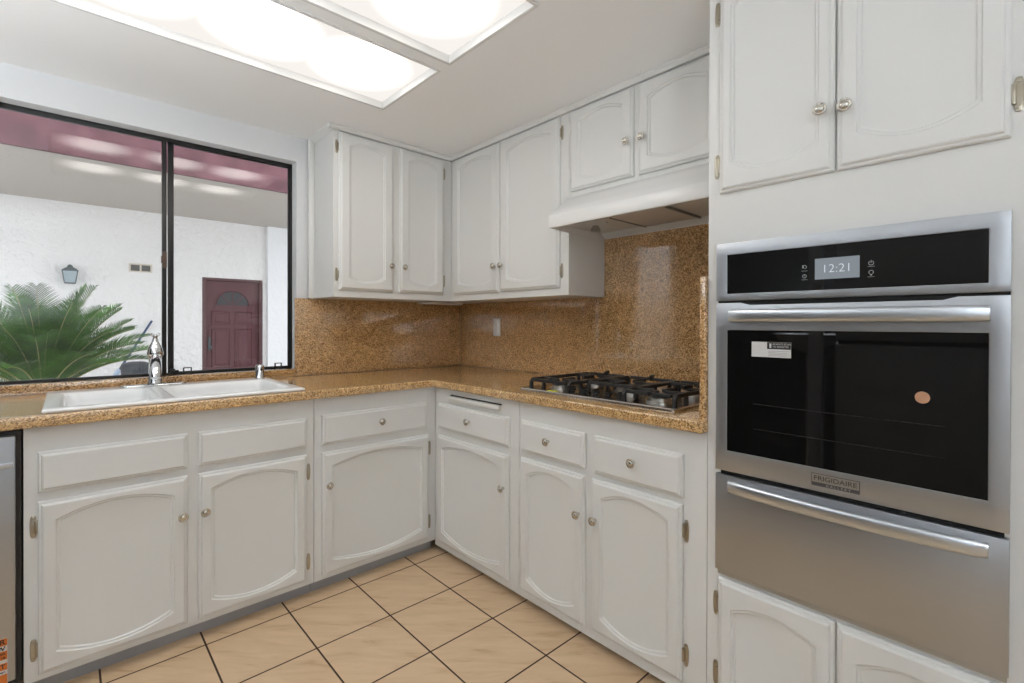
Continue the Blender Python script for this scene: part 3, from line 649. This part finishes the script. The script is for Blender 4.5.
# ------------------------------------------------------------------ outside the window
GZ = -.12; OY = 5.5
structure('ground', MB().box(-9, 7, .16, 9, GZ - .05, GZ), M['concrete'], smooth=False)
DX0, DX1, DZ1 = -.622, .197, 1.885
c = MB().box(-9, DX0, OY, OY + .2, GZ, 2.735).box(DX1, 7, OY, OY + .2, GZ, 2.735).box(DX0, DX1, OY, OY + .2, DZ1, 2.735)
structure('wall_outside', c, M['stucco'], smooth=False)
structure('wall_outside', MB().box(.245, 7, OY - .10, OY - .0005, GZ, 2.734), M['stucco2'], smooth=False)
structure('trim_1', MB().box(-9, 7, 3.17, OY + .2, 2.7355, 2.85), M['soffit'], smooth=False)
structure('trim_2', MB().box(-9, 7, 3.13, 3.1695, 2.73, 3.55), M['mauve'], smooth=False)
structure('roof_outside', MB().add([(-9, 3.0, 3.552), (7, 3.0, 3.552), (7, 7, 4.6), (-9, 7, 4.6)], [(0, 1, 2, 3)]), M['toe'], smooth=False)
# outside door
od = bpy.data.objects.new('door_1', None); COL.objects.link(od); od.location = ((DX0 + DX1) / 2, OY + .05, GZ); tag(od, kind='structure')
W2 = (DX1 - DX0) / 2; H = DZ1 - GZ
MB().box(-W2, -W2 + .05, -.05, .08, 0, H).box(W2 - .05, W2, -.05, .08, 0, H).box(-W2 + .05, W2 - .05, -.05, .08, H - .04, H).build('door_frame', M['doorframe'], od, bevel=.004)
leaf = MB().box(-W2 + .052, W2 - .052, .01, .05, .01, H - .042).build('door_leaf', M['doorred'], od, smooth=False)
for xa, xb in ((-.28, -.03), (.03, .28)):
    for za, zb in ((1.30, 1.515), (.66, 1.245), (.14, .60)):
        f = MB(); rings = [[(x, y_, z) for x, z in outline(xa + o, xb - o, za + o, zb - o)] for o, y_ in ((0, .0098), (.004, -.004), (.014, -.004), (.022, .0085), (.04, .0085), (.055, .001))]
        f.loops(rings, cap0=False).build('door_panel', M['doorred'], leaf, smooth=False)
def fan(r, y, n=20): return [(r * math.cos(PI * i / n), y, 1.60 + r * .98 * math.sin(PI * i / n)) for i in range(n + 1)]
MB().loops([fan(.25, .0098), fan(.25, -.002), fan(.225, -.006), fan(.215, .0085)], cap0=False, cap1=False).build('fanlight_frame', M['doorred'], leaf, smooth=False)
g = MB().loops([fan(.215, .0085), fan(.215, .004)]).build('fanlight', M['doorglass'], leaf, smooth=False)
f = MB()
for k in range(1, 4):
    a = PI * k / 4; ca, sa = math.cos(a), math.sin(a); f.loops([[(ca * r - sa * s_ * .008, y_, 1.60 + .98 * sa * r + ca * s_ * .008) for s_, y_ in ((-1, .006), (1, .006), (1, -.004), (-1, -.004))] for r in (.02, .218)])
f.loops([[(-.25, y_, 1.575 + s_) for s_, y_ in ((0, .0098), (.025, .0098), (.025, -.004), (0, -.004))], [(.25, y_, 1.575 + s_) for s_, y_ in ((0, .0098), (.025, .0098), (.025, -.004), (0, -.004))]])
f.build('muntin', M['doorred'], leaf, smooth=False)
f = MB(); f.box(-.325, -.295, -.004, .0098, .92, 1.12); f.lathe([(.012, .0), (.012, .035), (.028, .045), (.03, .06), (.015, .07)], c=(-.31, .0, .97), axis='-y', n=14); f.lathe([(.018, 0), (.018, .02), (.01, .022)], c=(-.31, 0, 1.08), axis='-y', n=14)
f.build('door_handle', M['lampgrey'], leaf, angle=50)
# wall lantern
px_, pz_ = -2.055, 1.70
ln = empty('wall_lantern', (px_, OY, pz_), 0, 'small square-glass lantern mounted on the white stucco wall outside', 'lantern')
MB().box(-.04, .04, -.02, -.0005, .05, .21).box(-.012, .012, -.09, -.02, .20, .215).build('bracket', M['lampgrey'], ln, bevel=.003)
mb = MB()
for z, r in ((0, .055), (.012, .058)): pass
mb.loops([[(sx * r, -.09 + sy * r, z) for sx, sy in ((-1, -1), (1, -1), (1, 1), (-1, 1))] for r, z in ((.050, .0), (.056, .012), (.05, .014))])
mb.loops([[(sx * r, -.09 + sy * r, z) for sx, sy in ((-1, -1), (1, -1), (1, 1), (-1, 1))] for r, z in ((.078, .155), (.080, .162), (.045, .195), (.028, .205), (.024, .225), (.008, .24))])
for sx, sy in ((-1, -1), (1, -1), (1, 1), (-1, 1)): mb.tube([(sx * .052, -.09 + sy * .052, .012), (sx * .072, -.09 + sy * .072, .157)], .005, n=6)
mb.build('lantern_cage', M['lampgrey'], ln, angle=40)
MB().loops([[(sx * r, -.09 + sy * r, z) for sx, sy in ((-1, -1), (1, -1), (1, 1), (-1, 1))] for r, z in ((.048, .0145), (.068, .1545))]).build('lantern_glass', M['lampglass'], ln, smooth=False)
# wall vent
vt = empty('wall_vent', (-1.345, OY, 1.90), 0, 'small cream vent with two dark screens set in the stucco wall outside', 'vent')
f = MB(); frame(f, -.125, .130, 0, .12, .018, 0, 0); f = MB()
for a in ((-.125, .130, 0, .016), (-.125, .130, .098, .115), (-.125, -.105, .016, .098), (.110, .130, .016, .098), (-.008, .012, .016, .098)): f.box(a[0], a[1], -.02, -.0005, a[2], a[3])
f.build('vent_frame', M['vent'], vt, bevel=.002)
MB().box(-.105, .110, -.008, -.0005, .016, .098).build('vent_screen', mat('vent_screen', (.10, .10, .09), .8), vt, smooth=False)
# barrel and broom
bn = empty('trash_bin', (-1.45, 4.8, GZ), 0, 'dark round bin standing outside, its rim just above the window sill', 'bin')
MB().lathe([(.12, 0), (.125, .03), (.150, .74), (.150, .76)], n=28).build('bin_body', M['barrel'], bn, angle=50)
MB().lathe([(.160, .755), (.160, .785), (.150, .80), (.145, .82), (.08, .845), (.01, .85)], n=28).build('bin_lid', M['barrel'], bn, angle=50)
tp = Vector((-1.222, 5.47, 1.236)); mp = Vector((-1.600, 5.15, .59)); bt = tp + (mp - tp) * ((tp.z - GZ - .06) / (tp.z - mp.z))
br = empty('scrub_broom', (bt.x, bt.y, GZ), 0, 'blue-handled broom leaning against the stucco wall outside', 'broom')
q = lambda v: (v.x - bt.x, v.y - bt.y, v.z - GZ)
MB().tube([q(bt), q(tp)], .014, n=10).build('broom_handle', M['blue'], br)
m_ = mp + (tp - mp) * -.04; mm = Vector(q(m_))
MB().tube([tuple(mm + Vector((-.02, 0, -.03))), tuple(mm + Vector((.03, 0, .05)))], .028, n=12).build('handle_grip', M['bristle'], br)
MB().box(-.16, .16, -.04, .04, 0, .07).build('broom_head', M['bristle'], br, bevel=.01)
# sago palm
pc = Vector((-2.20, 1.55, .76))
pl = empty('sago_palm', (pc.x, pc.y, GZ), 0, 'green sago palm with arching feathery fronds just outside the window', 'palm')
tr = MB(); rings = []
for i in range(12):
    z = (pc.z - GZ) * i / 11; r = .11 + .012 * math.sin(i * 2.1)
    rings.append([(r * (1 + .06 * ((k + i) % 2)) * math.cos(2 * PI * k / 18), r * (1 + .06 * ((k + i) % 2)) * math.sin(2 * PI * k / 18), z) for k in range(18)])
tr.loops(rings).build('trunk', M['trunk'], pl, smooth=False)
def frond(az, el, L, droop):
    mb = MB(); N = 26; P = []; p = Vector((0, 0, 0)); e = el
    for i in range(N + 1):
        P.append(p.copy()); t = i / N; e2 = el - droop * t ** 1.5
        p = p + Vector((math.cos(e2), 0, math.sin(e2))) * (L / N)
    rs = [.0055 * (1 - .8 * i / N) for i in range(N + 1)]
    mb.m = 1; mb.tube([tuple(v) for v in P], rs, n=5); mb.m = 0
    NL = 46
    for k in range(NL):
        t = .14 + .86 * k / (NL - 1); fi = t * N; i = min(int(fi), N - 1); c_ = P[i].lerp(P[i + 1], fi - i); tg = (P[i + 1] - P[i]).normalized()
        up = Vector((-tg.z, 0, tg.x)); ln_ = (.155 * math.sin(PI * min(1, .12 + t * .86)) ** .6 * L / .62 + .01)
        for s_ in (-1, 1):
            out = Vector((0, s_, 0)); d = (out * .80 + tg * (.45 + .35 * t) + up * (.38 + random.uniform(-.06, .06))).normalized()
            tip = c_ + d * ln_ - Vector((0, 0, .012 * random.random())); mid = c_ + d * ln_ * .5 + up * .006; wv = tg * .0042
            mb.add([c_ - wv, c_ + wv, mid + wv, mid - wv, tip], [(0, 1, 2, 3), (3, 2, 4)])
    Rz = Matrix.Rotation(az, 3, 'Z'); o3 = Vector((math.cos(az) * .05, math.sin(az) * .05, pc.z - GZ - .02 + .02 * math.sin(el)))
    mb.v = [tuple(Rz @ Vector(v) + o3) for v in mb.v]
    return mb.build('frond', [M['frond'], M['stem']], pl, smooth=False)
ga = PI * (3 - math.sqrt(5))
for i in range(54):
    u = i / 53; el = math.radians(86 - 52 * u ** .8 + random.uniform(-4, 4)); frond(i * ga + random.uniform(-.15, .15), el, .70 - .10 * u + random.uniform(-.05, .05), math.radians(28 + 20 * u + random.uniform(-8, 8)))
for o in COL.objects:
    if o.parent: continue
    k = o.name.split('.')[0]
    if k in ('base_cabinet', 'wall_cabinet', 'backsplash', 'floor_lamp'):
        o['group'] = {'base_cabinet': 'white base cabinets under the counter', 'wall_cabinet': 'white upper cabinets', 'backsplash': 'granite backsplash pieces', 'floor_lamp': 'uplighter floor lamps'}[k]
